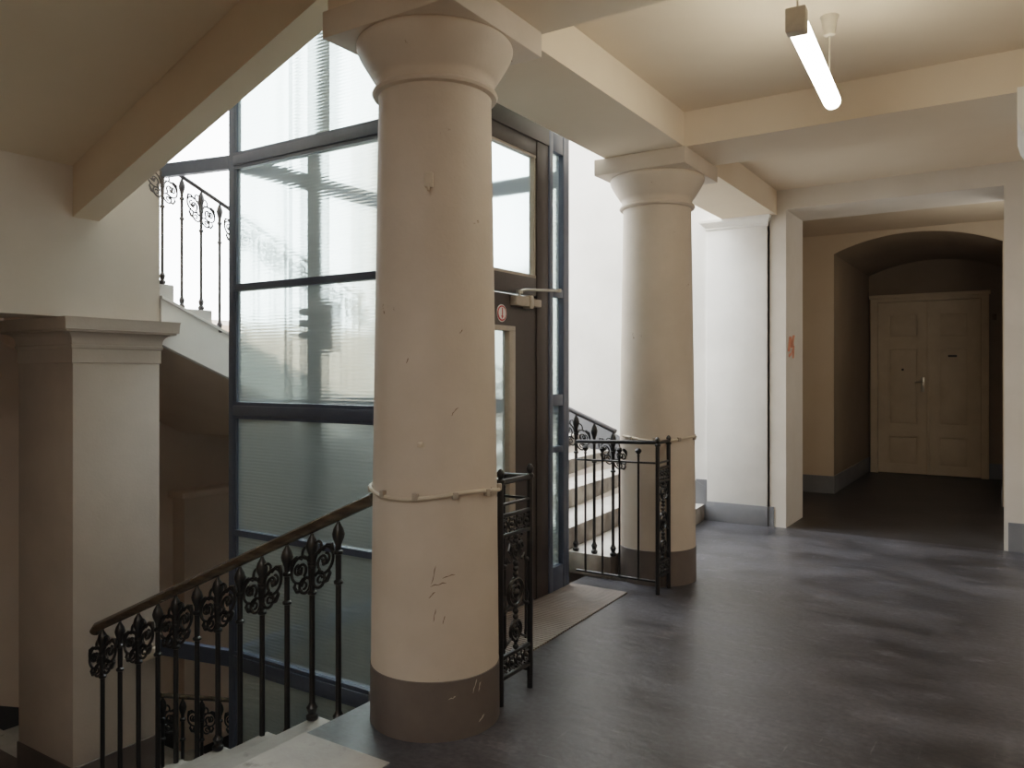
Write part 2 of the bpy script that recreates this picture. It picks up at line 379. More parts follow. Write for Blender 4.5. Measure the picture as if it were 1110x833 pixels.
# baseboards
struct('baseboard_pilaster_wall', B(-2.72, -2.60, YP - .015, YP, 0, .40), 'skirt')
bm = bm_new(); box(bm, -2.72, AX0, 10.085, 10.1, 0, .21); struct('baseboard_vestibule', bm, 'skirt')
struct('baseboard_niche_left', B(AX0, AX0 + .012, 10.1, 12.69, 0, .21), 'skirt')
struct('baseboard_niche_right', B(AX1 - .012, AX1, 10.1, 12.69, 0, .21), 'skirt')
struct('baseboard_door_right', B(-.366, AX1 - .012, 12.685, 12.7, 0, .21), 'skirt')
struct('baseboard_door_left', B(AX0 + .012, -1.86, 12.685, 12.7, 0, .21), 'skirt')
struct('baseboard_end_right', B(-.085, .49, YP - .014, YP, 0, .235), 'skirt')
struct('baseboard_end_left', B(-2.008, -1.96, YP - .012, YP, 0, .19), 'skirt')
struct('baseboard_right', B(.485, .5, -3, YP - .02, 0, .2), 'skirt')
# sloping skirting on the back wall over the first steps
bm = bm_new(); prism(bm, [(-2.62, .0), (-2.62, .33), (-4.9, 1.45), (-4.9, 1.05)], 1, YP - .02, YP - .002)
struct('baseboard_back', bm, 'skirt')
bm = bm_new(); prism(bm, [(2.3, -2.6), (2.3, -1.02), (2.62, -1.02), (5.4, -2.25), (5.4, -3.6)], 0, -6.9, -6.885)
struct('baseboard_left', bm, M['dark'])
# boxed ledge on left wall
bm = bm_new(); box(bm, -6.9, -6.72, 4.62, 6.4, -2.2, .26); box(bm, -6.9, -6.66, 4.56, 6.46, .26, .32, bev=.01)
struct('trim_wall_ledge', bm, 'brown', 'boxed ledge on the dim stairwell wall')

# ------------------------------------------------------------------ double door
d = struct('door_1', bm_new(), 'doorpaint', 'old cream panelled double doors with a small handle plate')
def dbox(name, mat, *a, bev=.004, parent=d): return obj(name, B(*a, bev=bev), mat, parent)
bm = bm_new()
prism(bm, [(-1.86, 0), (-1.86, 2.57), (-.366, 2.57), (-.366, 0), (-.455, 0), (-.455, 2.495), (-1.765, 2.495), (-1.765, 0)], 1, 12.62, 12.70)
box(bm, -1.88, -.346, 12.60, 12.66, 2.545, 2.60, bev=.008)
obj('door_frame', bm, 'doorpaint', d)
def leaf(x0, x1, pa, pb):
    bm = bm_new()
    yb, yf = 12.69, 12.645
    box(bm, x0, x1, yb - .02, yb, .01, 2.49)
    zs = [.01, .12, .565, .70, 1.83, 1.95, 2.33, 2.49]
    box(bm, x0, pa, yf, yb - .02, .01, 2.49); box(bm, pb, x1, yf, yb - .02, .01, 2.49)
    for z0, z1 in ((zs[0], zs[1]), (zs[2], zs[3]), (zs[4], zs[5]), (zs[6], zs[7])): box(bm, pa, pb, yf, yb - .02, z0, z1)
    o = obj('door_leaf', bm, 'doorpaint', d)
    for z0, z1 in ((zs[1], zs[2]), (zs[3], zs[4]), (zs[5], zs[6])):
        p = bm_new(); box(p, pa + .04, pb - .04, 12.655, 12.67, z0 + .04, z1 - .04, bev=.006)
        for a in ((pa, pb, z0, z0 + .02), (pa, pb, z1 - .02, z1), (pa, pa + .02, z0 + .02, z1 - .02), (pb - .02, pb, z0 + .02, z1 - .02)):
            box(p, a[0], a[1], 12.64, 12.67, a[2], a[3])
        obj('panel', p, 'doorpaint', o)
    return o
l1 = leaf(-1.76, -1.112, -1.635, -1.225); l2 = leaf(-1.108, -.46, -.99, -.59)
bm = bm_new(); box(bm, -1.125, -1.085, 12.625, 12.645, .01, 2.49, bev=.006); obj('meeting_strip', bm, 'doorpaint', d)
bm = bm_new(); box(bm, -1.20, -1.155, 12.630, 12.645, 1.19, 1.40, bev=.004); hp = obj('handle_plate', bm, 'chrome', l1)
bm = bm_new(); tube(bm, [(-1.178, 12.635, 1.33), (-1.178, 12.58, 1.33), (-1.19, 12.57, 1.33), (-1.27, 12.57, 1.33)], .009, 8); obj('door_handle', bm, 'chrome', l1)
bm = bm_new(); lathe(bm, [(.016, 0), (.016, .012), (.008, .014)], seg=16)
o = obj('peephole', bm, 'steeldark', l1); o.location = (-1.436, 12.655, 1.51); o.rotation_euler = (PI / 2, 0, 0)
obj('letter_slot', B(-.86, -.75, 12.645, 12.656, 1.685, 1.715, bev=.003), 'steeldark', l2)
for z in (.35, 1.25, 2.15):
    for x in (-1.765, -.455): obj('hinge', lathe(bm_new(), [(.010, 0), (.010, .12)], x, 12.632, 10, z), 'doorpaint', d)
tag(obj('door_bell', B(-.33, -.28, 12.67, 12.70, 2.19, 2.27, bev=.006), 'stain'), 'small dark wall fitting high beside the double doors', 'doorbell')

# ------------------------------------------------------------------ round columns
def column(label, cx, cy, rb, chips):
    t = thing('round_column', label, 'column', 'round columns beside the stairwell', (cx, cy, 0))
    rn = .239
    prof = [(rb, .236)]
    for i in range(1, 13):
        u = i / 12; prof.append((rb + (rn - rb) * (u ** 1.25), .236 + u * (2.60 - .236)))
    prof += [(rn + .002, 2.615)]
    obj('shaft', lathe(bm_new(), prof, seg=80), 'column', t)
    obj('painted_base', lathe(bm_new(), [(rb + .004, 0), (rb + .003, .235), (rb - .001, .238)], seg=80), 'band', t)
    cp = [(rn, 2.612), (rn + .022, 2.618), (rn + .028, 2.628), (rn + .022, 2.640), (rn + .006, 2.645), (rn + .008, 2.672), (rn + .018, 2.690)]
    cp += [(rn + .018 + a, 2.690 + b) for a, b in ((.006, .004), (.021, .028), (.038, .055), (.055, .083), (.067, .106), (.073, .122), (.075, .134), (.072, .144), (.066, .149))]
    obj('capital', lathe(bm_new(), cp, seg=80), 'column', t)
    obj('abacus', B(-.333, .333, -.333, .333, 2.839, ZB, bev=.006), 'column', t)
    for (a, z, w_, h_, mt) in chips:
        # thin scuffs following the surface
        r = rb + (rn - rb) * ((max(z - .236, 0) / 2.364) ** 1.25) + (.0015 if z > .24 else .0045)
        b_ = bm_new(); pts = []
        for k in range(5):
            aa = a + w_ * (k / 4 - .5) / r * 1.0 + random.uniform(-.01, .01); zz = z + h_ * (k / 4 - .5) + random.uniform(-.004, .004)
            pts.append((r * math.cos(aa), r * math.sin(aa), zz))
        tube(b_, pts, [.0005, .0016, .0009, .0019, .0004], 6)
        obj('scuff', b_, mt, t)
    return t
A1 = math.atan2(-2.645, 2.1)
column('thick cream round column standing in the foreground beside the stair rail', -2.1, 2.645, .271,
       [(A1 - .02, .66, .02, .07, 'stain'), (A1 + .05, .62, .06, .01, 'stain'), (A1 - .05, .58, .03, .02, 'stain'), (A1 - .01, .50, .01, .05, 'stain'),
        (A1 + .2, .65, .05, .01, 'stain'), (A1 + .3, 1.30, .03, .03, 'stain'), (A1 + .12, .48, .01, .03, 'stain'), (A1 + .25, .17, .03, .012, 'pale'), (A1 + .62, .20, .02, .05, 'pale'), (A1 + .70, .19, .012, .04, 'pale'), (A1 + .75, .06, .03, .02, 'pale'), (A1 - .45, 1.5, .008, .02, 'stain'), (A1 + .42, 1.62, .012, .02, 'stain')])
column('cream round column farther back, between the lift guard rail and the pilaster', -2.184, 5.287, .271, [])

# cables clipped round the columns
def cable(label, cx, cy, r, z, a0, a1, clips):
    t = thing('wall_cable', label, 'cable', 'cables round the columns')
    n = 40
    obj('cable_loop', tube(bm_new(), [(cx + r * math.cos(a0 + (a1 - a0) * i / n), cy + r * math.sin(a0 + (a1 - a0) * i / n), z + .012 * math.cos(PI * i / n * 3)) for i in range(n + 1)], .0085, 8), 'wire', t)
    for k in range(clips):
        a = a0 + (a1 - a0) * (k + .5) / clips
        b_ = bm_new(); box(b_, -.009, .012, -.012, .012, -.014, .014, bev=.004)
        o = obj('cable_clip', b_, 'beige', t); o.location = (cx + r * math.cos(a), cy + r * math.sin(a), z + .002); o.rotation_euler = (0, 0, a)
cable('cream cable clipped round the foreground column at rail height', -2.1, 2.645, .272, .965, A1 - 1.75, A1 + 1.75, 6)
cable('thin cream cable round the farther column at rail height', -2.184, 5.287, .272, 1.0, A1 - 1.3, A1 + 1.9, 5)
bm = bm_new(); box(bm, -.018, .018, -.012, .008, -.03, .03, bev=.006); tube(bm, [(0, -.012, -.03), (0, -.02, -.045)], .006, 6)
o = obj('wall_hook', bm, 'wire'); ah = A1 - .10; o.location = (-2.1 + .254 * math.cos(ah), 2.645 + .254 * math.sin(ah), 2.215); o.rotation_euler = (0, 0, ah + PI / 2)
tag(o, 'tiny cream bracket high on the foreground column shaft', 'bracket')
bm = bm_new(); box(bm, -.012, .012, -.012, .008, -.01, .01, bev=.004)
o = obj('cable_stub', bm, 'wire'); ah = A1 - .22; o.location = (-2.1 + .266 * math.cos(ah), 2.645 + .266 * math.sin(ah), 1.17); o.rotation_euler = (0, 0, ah + PI / 2)
tag(o, 'tiny clip on the foreground column just above its cable', 'clip')

# ------------------------------------------------------------------ square pier and pilaster
def moulded(bm, x0, x1, y0, y1, prof):
    """Stack of square rings: prof = [(offset, z)...] around a rectangle."""
    rings = []
    for o_, z in prof:
        rings.append([bm.verts.new(p) for p in ((x0 - o_, y0 - o_, z), (x1 + o_, y0 - o_, z), (x1 + o_, y1 + o_, z), (x0 - o_, y1 + o_, z))])
    for a, b in zip(rings, rings[1:]):
        for i in range(4): bm.faces.new((a[i], a[(i + 1) % 4], b[(i + 1) % 4], b[i]))
    bm.faces.new(rings[0][::-1]); bm.faces.new(rings[-1])
    return bm
PX0, PX1, PY0, PY1 = -5.40, -4.75, 2.52, 3.085
t = thing('square_pier', 'grey cream square pier with moulded capital at the left', 'pillar', None, (-5.07, 2.8, -1.12))
def at(o): o.matrix_parent_inverse = Matrix.Translation(t.location).inverted(); return o
at(obj('shaft', B(PX0, PX1, PY0, PY1, -1.12, 1.52, bev=.008), 'pier', t))
cap = [(0, 1.515), (.006, 1.517), (.006, 1.60), (.012, 1.606), (.016, 1.622), (.010, 1.628), (.012, 1.645)]
for i in range(7):
    a = i / 6 * PI / 2; cap.append((.012 + .05 * (1 - math.cos(a)), 1.645 + .055 * math.sin(a)))
cap += [(.074, 1.702), (.074, 1.712), (.086, 1.714), (.090, 1.775), (.094, 1.787)]
o = obj('capital', mesh_of(moulded(bm_new(), PX0, PX1, PY0, PY1, cap), 'capital', True, 20), 'pier', t); at(o)
at(obj('painted_base', moulded(bm_new(), PX0, PX1, PY0, PY1, [(.006, -1.119), (.006, -.912), (.0, -.908)]), 'band', t))
# pilaster at the end wall
t = thing('pilaster', 'flat white pilaster with moulded capital on the end wall', 'pilaster', None, (-2.31, 7.575, 0))
at(obj('shaft', B(-2.605, -2.018, 7.575, 7.599, .19, 2.86, bev=.004), 'stairwhite', t))
pc = [(0, 2.855), (.012, 2.862), (.016, 2.872), (.010, 2.880), (.020, 2.895), (.045, 2.915), (.050, 2.925), (.062, 2.928), (.064, 2.951)]
b_ = bm_new(); rings = []
for o_, z in pc: rings.append([b_.verts.new(p) for p in ((-2.605 - o_, 7.575 - o_, z), (-2.018 + o_ * .6, 7.575 - o_, z), (-2.018 + o_ * .6, 7.599, z), (-2.605 - o_, 7.599, z))])
for a, b in zip(rings, rings[1:]):
    for i in range(4): b_.faces.new((a[i], a[(i + 1) % 4], b[(i + 1) % 4], b[i]))
b_.faces.new(rings[0][::-1]); b_.faces.new(rings[-1])
at(obj('capital', mesh_of(b_, 'capital', True, 20), 'stairwhite', t))
at(obj('painted_base', B(-2.612, -2.012, 7.569, 7.599, 0, .19, bev=.003), 'skirt', t))

# ------------------------------------------------------------------ lift tower
LX0, LX1, LY0, LY1 = -4.20, -2.60, 3.20, 4.745
t = thing('lift_tower', 'slate blue steel and ribbed glass lift tower in the stairwell', 'lift', None, (-3.4, 3.97, -3.7))
P = .055; ZT0, ZT1 = -3.7, 5.6
for x in (LX0, LX1 - P):
    for y in (LY0, LY1 - P):
        at(obj('corner_post', B(x, x + P, y, y + P, ZT0, ZT1, bev=.004), 'steel', t))
rails = [(-1.80, -1.70), (-.407, -.292), (.433, .471), (1.168, 1.273), (1.968, 2.012), (2.732, 2.837), (3.50, 3.54), (4.20, 4.30), (5.5, 5.6)]
thick = [r for r in rails if r[1] - r[0] > .08]
def rail_box(side, z0, z1):
    bm = bm_new(); th = z1 - z0 > .08
    if side in 'NF':
        y = LY0 if side == 'N' else LY1 - .05
        box(bm, LX0 + P, LX1 - P, y, y + .05, z0, z1)
        if th and side == 'N':
            box(bm, LX0 + P, LX1 - P, y - .012, y, z0 + .022, z1 - .022, bev=.003)
    else:
        box(bm, LX0, LX0 + .05, LY0 + P, LY1 - P, z0, z1)
    return bm
for z0, z1 in rails: at(obj('front_rail', rail_box('N', z0, z1), 'steel', t))
for s in ('F', 'L'):
    for z0, z1 in thick: at(obj('side_rail', rail_box(s, z0, z1), 'steel', t))
def sheet(x0, x1, y0, y1, z0, z1):
    bm = bm_new()
    if x1 - x0 < y1 - y0: x = (x0 + x1) / 2; q = ((x, y0, z0), (x, y1, z0), (x, y1, z1), (x, y0, z1))
    else: y = (y0 + y1) / 2; q = ((x0, y, z0), (x1, y, z0), (x1, y, z1), (x0, y, z1))
    bm.faces.new([bm.verts.new(v) for v in q]); return bm
def pane(x0, x1, y0, y1, z0, z1, m='glass', name='glass_pane'): return at(obj(name, sheet(x0, x1, y0, y1, z0, z1), m, t))
for (a, b) in zip(rails, rails[1:]):
    pane(LX0 + P, LX1 - P, LY0 + .025, LY0 + .033, a[1], b[0])
for (a, b) in zip(thick, thick[1:]):
    pane(LX0 + .022, LX0 + .028, LY0 + P, LY1 - P, a[1], b[0])
    pane(LX0 + P, LX1 - P, LY1 - .03, LY1 - .024, a[1], b[0])
# glazing beads on the near left post
bm = bm_new(); box(bm, LX0 + P, LX0 + P + .014, LY0 + .006, LY0 + .022, -3.6, 5.5); at(obj('glazing_bead', bm, 'steel', t))
# inside: guide rail, cable, brackets
at(obj('guide_rail', B(-4.14, -4.04, 3.80, 3.91, -3.7, 5.6), 'railpaint', t))
at(obj('hoist_cable', tube(bm_new(), [(-4.06, 3.58, -3.7), (-4.06, 3.58, 5.6)], .013, 8), 'steeldark', t))
bm = bm_new()
for z in (1.69, 1.77, 1.85): box(bm, -4.14, -3.95, 3.72, 3.86, z, z + .045, bev=.004)
box(bm, -4.08, -4.0, 3.76, 3.98, 1.60, 1.95, bev=.006); at(obj('guide_bracket', bm, 'steeldark', t))
# bracing bars to the pier
for z0, z1 in ((2.745, 2.83), (-.40, -.30)):
    bm = bm_new(); prism(bm, [(-4.75, 3.088), (-4.2, 3.20), (-4.2, 3.24), (-4.75, 3.13)], 2, z0, z1); at(obj('brace_bar', bm, 'steel', t))
# door side (faces +X)
XF = LX1
def fx(name, mat, y0, y1, z0, z1, d0=-.05, d1=.0, bev=.003, parent=t):
    return at(obj(name, B(XF + d0, XF + d1, y0, y1, z0, z1, bev=bev), mat, parent))
bm = bm_new(); box(bm, XF - .05, XF + .004, 3.257, 3.40, 0, 2.94, bev=.003); at(obj('door_jamb', bm, 'steeldark', t))
bm = bm_new(); box(bm, XF - .05, XF + .004, 4.312, 4.455, 0, 2.94, bev=.003); at(obj('door_jamb', bm, 'steeldark', t))
fx('header', 'steeldark', 3.257, 4.455, 2.94, 3.20, -.05, .012)
fx('transom_bar', 'steeldark', 3.40, 4.312, 1.945, 2.06)
fx('transom_frame_top', 'steeldark', 3.40, 4.312, 2.845, 2.94)
bm = bm_new()
for a in ((3.40, 4.312, 2.83, 2.846), (3.40, 4.312, 2.06, 2.078)): box(bm, XF - .045, XF - .004, a[0], a[1], a[2], a[3])
for a in ((3.40, 3.415), (4.288, 4.304)): box(bm, XF - .045, XF - .004, a[0], a[1], 2.078, 2.83)
at(obj('transom_bead', bm, 'beige', t))
pane(XF - .034, XF - .028, 3.415, 4.288, 2.078, 2.83, 'frost', 'transom_pane')
# narrow side light
fx('side_post', 'steel', 4.458, 4.507, 0, 3.05, -.05, .010)
fx('side_post', 'steel', 4.652, 4.690, 0, 3.05, -.05, .006)
for z0, z1 in ((0, .165), (.925, .965), (1.235, 1.312), (1.960, 2.015), (2.925, 3.05)): fx('side_rail', 'steel', 4.507, 4.652, z0, z1, -.05, .004)
for z0, z1 in ((.165, .925), (.965, 1.235), (1.312, 1.960), (2.015, 2.925)): pane(XF - .034, XF - .028, 4.507, 4.652, z0, z1)
for z0, z1 in ((3.2, 4.2), (4.3, 5.5)): pane(XF - .034, XF - .028, LY0 + P, LY1 - P, z0, z1)
fx('sill_plate', 'steel', 3.257, 4.69, -.20, 0.0, -.05, .0)
# door leaf
dl = at(obj('lift_door', bm_new(), 'steeldark', t))
bm = bm_new(); VY0, VY1, VZ0, VZ1 = 3.70, 4.053, .46, 1.74
for a in ((3.402, VY0, .012, 1.935), (VY1, 4.306, .012, 1.935), (VY0, VY1, .012, VZ0), (VY0, VY1, VZ1, 1.935)): box(bm, XF - .045, XF - .004, *a)
dl.data = mesh_of(bm, 'lift_door'); dl.data.materials.append(M['steeldark'])
def fd(name, bm, mat): o = obj(name, bm, mat, dl); return o
bm = bm_new()
for a in ((VY0, VY1, VZ1 - .03, VZ1), (VY0, VY1, VZ0, VZ0 + .03), (VY0, VY0 + .03, VZ0 + .03, VZ1 - .03), (VY1 - .065, VY1, VZ0 + .03, VZ1 - .03)): box(bm, XF - .05, XF + .006, *a, bev=.003)
fd('vision_frame', bm, 'beige')
fd('vision_pane', sheet(XF - .034, XF - .028, VY0 + .03, VY1 - .065, VZ0 + .03, VZ1 - .03), 'frost')
bm = bm_new(); box(bm, XF - .002, XF + .05, 4.00, 4.20, 1.865, 1.925, bev=.006); box(bm, XF - .002, XF + .058, 4.145, 4.185, 1.855, 1.935, bev=.006); box(bm, XF - .002, XF + .045, 4.20, 4.30, 1.872, 1.918, bev=.005)
fd('door_closer', bm, 'beige')
bm = bm_new(); tube(bm, [(XF + .03, 4.06, 1.928), (XF + .03, 4.06, 1.955), (XF + .05, 4.10, 1.965), (XF + .03, 4.54, 2.0)], .008, 8); lathe(bm, [(.02, 0), (.02, .02)], XF + .03, 4.54, 14, 1.99); lathe(bm, [(.022, 0), (.022, .02)], XF + .03, 4.06, 14, 1.94)
fd('closer_arm', bm, 'chrome')
def disc(bm, r, x, y, z, n=32, th=.0015, r2=0):
    pts = [(y + r * math.cos(2 * PI * k / n), z + r * math.sin(2 * PI * k / n)) for k in range(n)]
    prism(bm, pts, 0, x, x + th)
bm = bm_new(); disc(bm, .052, XF - .003, 3.912, 1.812); st = fd('round_sticker', bm, 'white')
bm = bm_new(); disc(bm, .047, XF - .0012, 3.912, 1.812); fd('sticker_ring', bm, 'red')
bm = bm_new(); disc(bm, .037, XF + .0006, 3.912, 1.812); fd('sticker_field', bm, 'white')
bm = bm_new(); prism(bm, [(3.907, 1.845), (3.917, 1.845), (3.917, 1.797), (3.926, 1.797), (3.912, 1.778), (3.898, 1.797), (3.907, 1.797)], 0, XF + .0024, XF + .0036); fd('sticker_symbol', bm, 'red')
bm = bm_new(); tube(bm, [(XF + .0, 3.46, 1.0), (XF + .04, 3.46, 1.0), (XF + .04, 3.46, 1.25), (XF + .0, 3.46, 1.25)], .01, 8); fd('pull_handle', bm, 'chrome')

# tread plate in front of the lift door
bm = bm_new(); prism(bm, [(-2.60, 3.12), (-2.125, 3.12), (-2.18, 4.775), (-2.60, 4.775)], 2, .0005, .008)
tag(obj('door_mat', bm, 'plate'), 'ribbed grey brown metal floor plate before the lift door', 'floor plate')

# ------------------------------------------------------------------ stair flights
def flight(name, label, n, top, axis, start, direction, w0, w1, run, rise, side=None, slab=.16, skew=0.0, group='stair flights round the lift', stepmat='stone', soffit='pier', keep=None):
    """Descending from (start, top) along direction; steps are separate parts, slab underneath."""
    t = thing(name, label, 'stairs', group)
    def pt(a, z): return (a, z)
    for i in range(n):
        a0 = start + direction * run * i; a1 = start + direction * run * (i + 1); z1 = top - rise * (i + 1); z0 = z1 - rise * .98
        nose = -direction * 0.0
        bm = bm_new(); lo, hi = min(a0, a1 + direction * .02), max(a0, a1 + direction * .02)
        if axis == 0:
            box(bm, lo, hi, w0, w1, z0, z1, bev=.008)
            if skew:
                for v in bm.verts: v.co.x += skew * (v.co.y - w0) / (w1 - w0)
        elif keep and lo < keep:
            box(bm, w0, -5.42, lo, hi, z0, z1, bev=.008)
            if hi > keep: box(bm, -5.40, w1, keep, hi, z0, z1, bev=.008)
        else: box(bm, w0, w1, lo, hi, z0, z1, bev=.008)
        obj('step', bm, stepmat, t)
    s = rise / run
    A, Z = (start, top - rise * 2.05), (start + direction * run * (n - 1), top - rise * (n + 1.05))
    pts = [(start, A[1] + rise * .9), (start, A[1] - slab), (Z[0], Z[1] - slab), (Z[0], Z[1] + rise * .9)]
    if keep:
        f_ = (keep - start) / (Z[0] - start)
        q = lambda a, b: (keep, a[1] + (b[1] - a[1]) * f_)
        pts = [q(pts[0], pts[3]), q(pts[1], pts[2]), pts[2], pts[3]]
    bm = bm_new(); prism(bm, pts, 1 if axis == 0 else 0, w0 + .03, w1)
    obj('slab', bm, soffit, t)
    return t
# near flight, going down to the left from the corridor
flight('stair_flight', 'pale stone steps going down to the left behind the foreground rail', 6, 0, 0, -2.425, -1, .14, 2.615, RUN, RISE, stepmat='stonedim')
# back flight, going up behind the lift (described from its top at the left)
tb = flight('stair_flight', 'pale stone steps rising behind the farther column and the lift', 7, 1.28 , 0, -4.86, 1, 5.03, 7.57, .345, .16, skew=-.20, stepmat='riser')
# left flight, upper: from pier side (high) down away from camera
tu = flight('stair_flight', 'stone steps of the bright upper flight beyond the square pier', 9, 2.50, 1, 2.30, 1, -6.88, -4.78, .297, .1512, slab=.10, soffit='brown', keep=3.09)
bm = bm_new(); prism(bm, [(3.09, 1.955), (3.09, 1.645), (4.98, .84), (4.98, 1.15)], 0, -4.79, -4.74); obj('stringer', bm, 'stairwhite', tu)
bm = bm_new(); prism(bm, [(3.09, 1.965), (3.09, 1.945), (4.98, 1.14), (4.98, 1.16)], 0, -4.79, -4.73); obj('stringer_edge', bm, 'stairwhite', tu)
flight('stair_flight', 'lower flight of dark stone steps seen under the foreground rail', 7, -1.12, 1, 2.62, 1, -6.88, -4.78, .297, .1512, soffit='brown')
struct('floor_upper_landing', B(-6.9, -4.78, 5.0, YP - .01, .98, 1.13), 'stone')
struct('floor_top_landing', B(-6.9, -5.07, .1, 2.29, 2.25, 2.5), 'stone')
# underside of the flight overhead + its stringer
bm = bm_new(); prism(bm, [(-4.748, 2.69), (-2.44, 3.585), (-2.44, 3.86), (-4.748, 2.96)], 1, .105, 2.518)
tt = thing('stair_flight', 'plastered underside of the stair flight overhead at upper left', 'stairs', 'stair flights round the lift')
obj('soffit', bm, 'soffit', tt)
bm = bm_new(); prism(bm, [(-4.75, 2.385), (-2.44, 3.238), (-2.44, 4.35), (-4.75, 3.30)], 1, 2.52, 2.68); obj('stringer', bm, 'soffit', tt)

# ------------------------------------------------------------------ ironwork
def spiral(cx, cz, r0, a0, turns, sgn, n=22, shrink=.28):
    return [(cx + r * math.cos(a), cz + r * math.sin(a)) for r, a in
            ((r0 * (1 - (1 - shrink) * k / n), a0 + sgn * 2 * PI * turns * k / n) for k in range(n + 1))]
_scroll_cache = {}
def scroll_mesh(w, h, slope, ax, rad):
    key = (round(w, 3), round(h, 3), round(slope, 3), ax, rad)
    if key in _scroll_cache: return _scroll_cache[key]
    bm = bm_new()
    def add(pts, r=rad):
        out = []
        for x, z in pts:
            zz = z + slope * x
            out.append((x, 0, zz) if ax == 0 else (0, x, zz))
        tube(bm, out, r, 6)
    def ringp(cx, cz, r, a0, span, n=20): return [(cx + r * math.cos(a0 + span * k / n), cz + r * math.sin(a0 + span * k / n)) for k in range(n + 1)]
    add([(0, -h * .48), (0, -h * .2), (0, h * .2), (0, h * .42)], [rad * 1.6, rad * 2.3, rad * 2.6, rad * 1.4])
    for s in (-1, 1):
        m_ = lambda P: [(s * x, z) for x, z in P]
        # big round volute with a curl inside it
        add(m_(ringp(w * .56, h * .04, w * .44, PI * 1.05, -1.75 * PI, 26) + spiral(w * .52, h * .02, w * .26, -.7 * PI, .9, -1, 16, .4)))
        add(m_(ringp(w * .66, h * .06, w * .17, PI * .5, -1.6 * PI, 14)), rad * .9)
        # small curls at the neck, tail curl below
        add(m_(ringp(w * .26, h * .36, w * .20, -PI * .6, 1.7 * PI, 16)), rad * .95)
        add(m_(ringp(w * .34, -h * .33, w * .26, PI * .75, -1.7 * PI, 18)), rad)
        add(m_(ringp(w * .38, -h * .33, w * .11, 0, 1.6 * PI, 10)), rad * .8)
        add(m_([(w * .5, -h * .42), (w * .72, -h * .40), (w * .86, -h * .28), (w * .80, -h * .20)]), [rad, rad * 1.5, rad * 1.2, rad * .7])
        add(m_([(w * .5, h * .26), (w * .74, h * .34), (w * .93, h * .30), (w * 1.0, h * .16), (w * 1.0, -h * .02)]), [rad, rad * 1.1, rad * 1.5, rad * 1.1, rad * .7])
    for (x, z, r) in ((0, 0, rad * 2.6), (w * .60, 0, rad * 2.0), (-w * .60, 0, rad * 2.0), (0, h * .34, rad * 2), (0, -h * .34, rad * 2)):
        mt = Matrix.Translation((x, 0, z + slope * x) if ax == 0 else (0, x, z + slope * x))
        bmesh.ops.create_icosphere(bm, subdivisions=2, radius=r, matrix=mt)
    me = mesh_of(bm, 'scrollwork'); _scroll_cache[key] = me
    return me
_bal_cache = {}
def baluster_mesh(L, s):
    key = (round(L, 3), s)
    if key in _bal_cache: return _bal_cache[key]
    # from foot (z=0) to the underside of the rail (z=L): foot knob, shaft, collars, spade finial
    pr = [(.014, 0), (.020, .006), (.020, .020), (.012, .030), (.016, .045), (.019, .058), (.013, .070), (.0095, .082),
          (.0092, L - .285), (.015, L - .280), (.016, L - .270), (.0095, L - .262), (.0095, L - .150), (.015, L - .145), (.0155, L - .132), (.009, L - .126), (.010, L - .105),
          (.019, L - .072), (.021, L - .055), (.016, L - .030), (.006, L - .006), (.006, L)]
    me = mesh_of(lathe(bm_new(), [(r * s, z) for r, z in pr], seg=14), 'baluster'); _bal_cache[key] = me
    return me
def railing(label, ax, fixed, spots, slope, rail_pts, rail_r, rail_flat, rail_mat, iron, w=.085, h=.17, group='iron stair railings', s=1.0, rad=.0052, drop=.17):
    """spots = [(position along axis, foot z, rail underside z, ornate)]"""
    t = thing('stair_railing', label, 'railing', group)
    obj('handrail', tube(bm_new(), rail_pts, rail_r, 12, flat=rail_flat), rail_mat, t)
    for a, zf, zr, orn in spots:
        o = obj('baluster', baluster_mesh(zr - zf, s), iron, t)
        o.location = (a, fixed, zf) if ax == 0 else (fixed, a, zf)
        if orn:
            q = obj('scrollwork', scroll_mesh(w, h, slope, ax, rad), iron, o); q.location = (0, 0, zr - zf - drop)
    return t
# foreground rail
ys = 2.57
def rz(x): return .895 + .432 * (x + 2.40)          # centre line of the handrail
spots = []
xs = [-4.518, -4.338, -4.156, -3.974, -3.811, -3.628, -3.457, -3.283, -3.117, -2.939, -2.769, -2.599]
for i, x in enumerate(xs):
    k = int(math.floor((-2.425 - x) / RUN)) + 1
    spots.append((x, max(-RISE * k, -1.12), rz(x) - .03, i in (0, 2, 4, 6, 8, 10)))
pts = [(-4.60, ys, rz(-4.60) - .02), (-4.57, ys, rz(-4.57)), (-2.50, ys, rz(-2.50)), (-2.38, ys, rz(-2.38))]
railing('black iron stair rail with dark wooden handrail in the foreground', 0, ys, spots, .432, pts, .029, (.95, 1.05), 'wood', 'iron', .138, .22, rad=.0076, s=1.4, drop=.155)
# upper left rail
ys_ = [(3.104, 2.04, True), (3.247, 1.89, False), (3.396, 1.89, True), (3.545, 1.74, False)]
k = 3.694; z = 1.74; i = 0; f = True
sp = list(ys_)
while k < 4.95:
    sp.append((k, 1.74 - .1512 * math.floor((k - 3.51) / .297), f)); f = not f; k += .148
def rz2(y): return 2.838 - .40 * (y - 3.104)
railing('grey iron stair rail seen against the bright window beyond the square pier', 1, -4.75, [(a, zf, rz2(a) - .012, o_) for a, zf, o_ in sp], -.40,
        [(-4.75, 3.09, rz2(3.09)), (-4.75, 4.95, rz2(4.95))], .013, (1, 1.3), 'irongrey', 'irongrey', .108, .19, s=1.0, rad=.0054, drop=.135)
